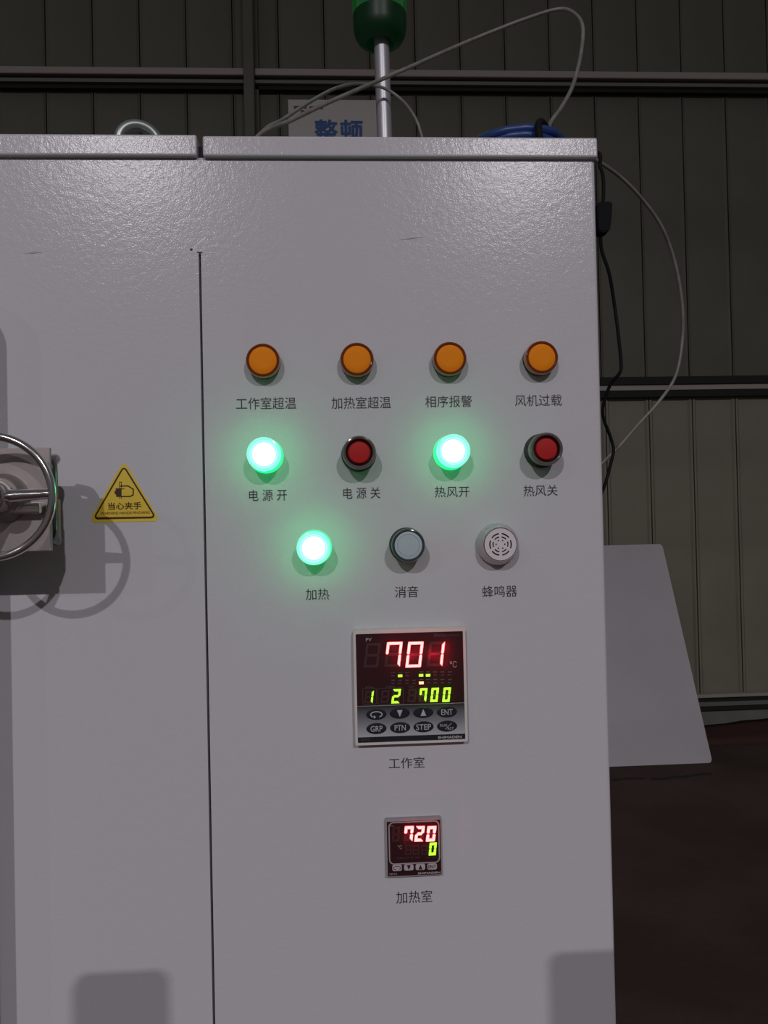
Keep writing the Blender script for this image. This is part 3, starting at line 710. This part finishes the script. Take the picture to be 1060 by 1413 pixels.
bm = NB(); box(bm, at(60, 690, -0.04).x, at(84.7, 715, -0.043).x, -0.050, -0.043, z8, z9, 0.0012, 2); obj('bracket_block', bm, M_brush, br)
bm = NB(); box(bm, xleft, at(66, 690, 0).x, -0.031, 0.0, zc0+0.01, zc1-0.01); obj('bracket_foot', bm, M_brush, br)

# ---- lifting eye on the left lid
ze = zl1+0.001; ec = at(191.5, 200, 0.028)
bm = NB(); R1 = 0.0158; zc = at(191, 165.5, 0.03).z-R1-0.0047
tube(bm, [(ec.x+R1*math.cos(a_), 0.030+0.006*math.cos(a_), zc+R1*math.sin(a_)) for a_ in [2*math.pi*k/48 for k in range(48)]], 0.0047, 16, closed=True)
eye = obj('lifting_eye', bm, M_bolt, oven, smooth=True, label='zinc lifting eye on top of the left lid')
bm = NB(); lathe(bm, [(0.012, 0.0), (0.012, 0.003), (0.007, 0.0045), (0.006, 0.006)], Vector((ec.x, 0.030, ze-0.0003)), 'z', 24); obj('eye_collar', bm, M_bolt, eye, smooth=30)

# ------------------------------------------------------------------ beacon lamp on its pole
YBn = 0.41
pb = at(533.5, 187, YBn); ptp = at(526, 46, YBn)
bcn = root('beacon_lamp', (pb.x, YBn, zl1), 'green beacon lamp on a slim silver pole standing on the right lid', 'lamp')
bm = NB(); tube(bm, [Vector((pb.x+0.0, YBn, zl1+0.002)), Vector(((pb.x+ptp.x)/2, YBn, (zl1+ptp.z)/2)), Vector((ptp.x, YBn, ptp.z+0.004))], 0.0106, 28); obj('pole', bm, M_steel, bcn, smooth=40, label='slim silver pole')
bm = NB(); lathe(bm, [(0.030, 0.0), (0.030, 0.004), (0.016, 0.008), (0.014, 0.016)], Vector((pb.x, YBn, zl1)), 'z', 32); obj('base_flange', bm, M_steel, bcn, smooth=40)
tc_ = Vector((ptp.x-0.0015, YBn, at(523, 62, YBn).z))
bm = NB(); lathe(bm, [(0.008, 0.022), (0.014, 0.016), (0.014, 0.010), (0.015, 0.005), (0.020, 0.0005), (0.026, 0.0022), (0.0310, 0.006), (0.0350, 0.013), (0.0368, 0.022), (0.0370, 0.040), (0.0378, 0.054), (0.0378, 0.068)], tc_, 'z', 48, cap0=False, mi=[0]*9+[1]*4); obj('beacon_base', bm, [M_beaconbase, M_beacon], bcn, smooth=40, label='dark green rounded beacon base')
bm = NB(); lathe(bm, [(0.0372, 0.068), (0.0372, 0.125), (0.0350, 0.138), (0.028, 0.148), (0.010, 0.153)], tc_, 'z', 48); obj('beacon_dome', bm, M_beaconlit, bcn, smooth=40, label='lit green beacon dome')

# ------------------------------------------------------------------ cables
def cable(name, pts, r, m, label, cat='cable', group=None, n=10):
    bm = NB(); tube(bm, spline(pts, 8), r, n); return top(obj(name, bm, m, smooth=True), label, cat, group)
A = lambda px, py, y: at(px, py, y)
lidz = zl1+0.0022
s0 = A(352, 187, 0.03)
cable('grey_cable', [Vector((s0.x-0.05, 0.06, lidz)), Vector((s0.x-0.02, 0.05, lidz)), A(360, 184.5, 0.05), A(399.6, 167, 0.08), A(453, 141.5, 0.12), A(518.5, 113, 0.16), A(564, 93.4, 0.18), A(614.7, 70.8, 0.20), A(660, 51.5, 0.22), A(721.5, 27.5, 0.22), A(769, 13, 0.22), A(791, 17.4, 0.21), A(804, 36, 0.20), A(801.8, 73.8, 0.18), A(791, 117, 0.14), A(775, 148, 0.10), A(757, 177, 0.07), Vector((A(752, 186, 0.06).x, 0.06, lidz+0.003))], 0.0021, M_cable,
      'long pale grey cable rising across the pole and looping high over the cabinet')
cable('grey_cable', [Vector((s0.x-0.05, 0.085, lidz)), Vector((s0.x-0.02, 0.08, lidz)), A(361, 184, 0.09), A(391, 164.5, 0.13), A(430.8, 138.7, 0.20), A(464.7, 121.3, 0.28), A(496, 115.6, 0.36), A(530, 121.7, 0.385), A(555.3, 138.7, 0.385), A(572.3, 161.3, 0.37), A(581, 184, 0.365), A(588, 215, 0.36), A(593, 260, 0.36), A(598, 320, 0.36), A(603, 362, 0.355), Vector((A(612, 200, 0.35).x, 0.35, lidz+0.002)), Vector((A(640, 200, 0.33).x, 0.33, lidz))], 0.0020, M_cable,
      'short grey cable arching low over the lid, crossing the pole under the long one')
lc = A(824, 219, 0.10)
cable('grey_cable', [Vector((XR+0.0016, 0.19, ZT-0.010)), A(806, 213.5, 0.11), A(823.7, 221.5, 0.10), A(855.5, 243.7, 0.12), A(883.8, 272, 0.14), A(912, 310.9, 0.16), A(929.8, 356.9, 0.18), A(940.4, 410, 0.19), A(942, 463, 0.20), A(933.3, 516, 0.20), A(912, 551, 0.20), A(880, 586.8, 0.20), A(855.5, 615, 0.20), A(831.8, 638.8, 0.20), A(805, 665, 0.20), A(786, 690, 0.20), Vector((XR+0.002, 0.21, A(770, 720, 0.2).z))], 0.0019, M_cable,
      'thin grey cable bowing out in a wide arc at the right side of the cabinet')
# black lead with its in-line switch
bl = root('power_lead', A(833, 673.5, 0.10), 'black lead with an in-line switch hanging at the right side of the cabinet', 'cable')
bm = NB(); tube(bm, spline([Vector((XR-0.001, 0.16, ZT-0.006)), A(819.5, 217, 0.06), A(828.7, 231, 0.05), A(832.4, 245, 0.05), A(833, 265, 0.05), A(832, 283, 0.05)], 8), 0.0017, 10); obj('lead', bm, M_blackrub, bl, smooth=True)
bm = NB(); tube(bm, spline([A(828.5, 322, 0.05), A(830.7, 346, 0.055), A(841, 378, 0.06), A(848, 420.5, 0.07), A(852.7, 456, 0.07), A(857, 498, 0.07), A(855.5, 514, 0.07), A(841, 533.7, 0.08), A(831.8, 569, 0.09), A(843, 604.5, 0.10), A(846.7, 622, 0.10), A(841, 647, 0.10), A(833, 673.5, 0.10), A(815, 710, 0.11), Vector((XR+0.0017, 0.12, A(800, 760, 0.12).z))], 8), 0.00165, 10); obj('lead', bm, M_blackrub, bl, smooth=True)
bm = NB()
tp = [(A(821.5, 285, 0.05), A(842.5, 283, 0.05)), (A(821.8, 300, 0.05), A(841.6, 299, 0.05)), (A(822.5, 318, 0.05), A(839.8, 318, 0.05)), (A(825, 323.5, 0.05), A(837.5, 322, 0.05))]
prev = None; tp = [(A(825, 281.0, 0.05), A(838, 280.5, 0.05))] + tp + [(A(827, 325.5, 0.05), A(834, 325, 0.05))]
for i, (a_, b_) in enumerate(tp):
    dy = 0.0065 if 0 < i < len(tp)-1 else 0.0045
    ring = [bm.verts.new((x, 0.05+sy*dy, z)) for x, z, sy in ((a_.x, a_.z, -1), (b_.x, b_.z, -1), (b_.x, b_.z, 1), (a_.x, a_.z, 1))]
    if prev:
        for k in range(4): bm.faces.new((prev[k], prev[(k+1) % 4], ring[(k+1) % 4], ring[k]))
    else: bm.faces.new(ring)
    prev = ring
bm.faces.new(prev[::-1]); bmesh.ops.bevel(bm, geom=list(bm.edges), offset=0.0008, segments=2, affect='EDGES')
obj('inline_switch', bm, M_black, bl, smooth=40, label='black in-line switch box')
# blue coil with its black strap
cc = A(714, 187, 0.06); bm = NB(); pts = []
for k in range(5*16+1):
    a_ = 2*math.pi*k/16; lv = k/80.0
    pts.append(Vector((cc.x+(0.0375-0.004*math.sin(a_*0.37))*math.cos(a_), 0.062+0.030*math.sin(a_), zl1+0.0042+0.019*lv+0.0035*max(0, math.cos(a_*0.2+0.3))+0.001*math.sin(a_*1.7))))
tube(bm, pts, 0.0040, 10)
coil = top(obj('blue_coil', bm, M_blue, smooth=True), 'coil of blue hose lying at the right end of the lid', 'coil')
sxp = A(743, 187, 0.04).x; bm = NB()
tube(bm, spline([Vector((sxp+0.004, 0.030, zl1+0.0035)), Vector((sxp-0.003, 0.022, zl1+0.010)), Vector((sxp-0.004, 0.024, zl1+0.024)), Vector((sxp+0.001, 0.034, zl1+0.0335)), Vector((sxp+0.010, 0.046, zl1+0.033)), Vector((sxp+0.020, 0.056, zl1+0.026)), Vector((sxp+0.029, 0.062, zl1+0.012)), Vector((sxp+0.032, 0.066, zl1+0.003))], 8), 0.0032, 10)
strap = top(obj('black_strap', bm, M_blackrub, smooth=True), 'thick black strap tied over the blue coil on the lid', 'strap')

# ------------------------------------------------------------------ the phone that took the picture: its body shades the foot of the panel
bm = NB(); prism(bm, rrect(0.0, 1.45-0.058, 0.036, 0.074, 0.010, 8), CAM.y-0.010, CAM.y-0.002)
ph = obj('smartphone', bm, M_black, smooth=40)
top(ph, 'black smartphone held up before the panel, casting the two rounded shadows', 'phone')
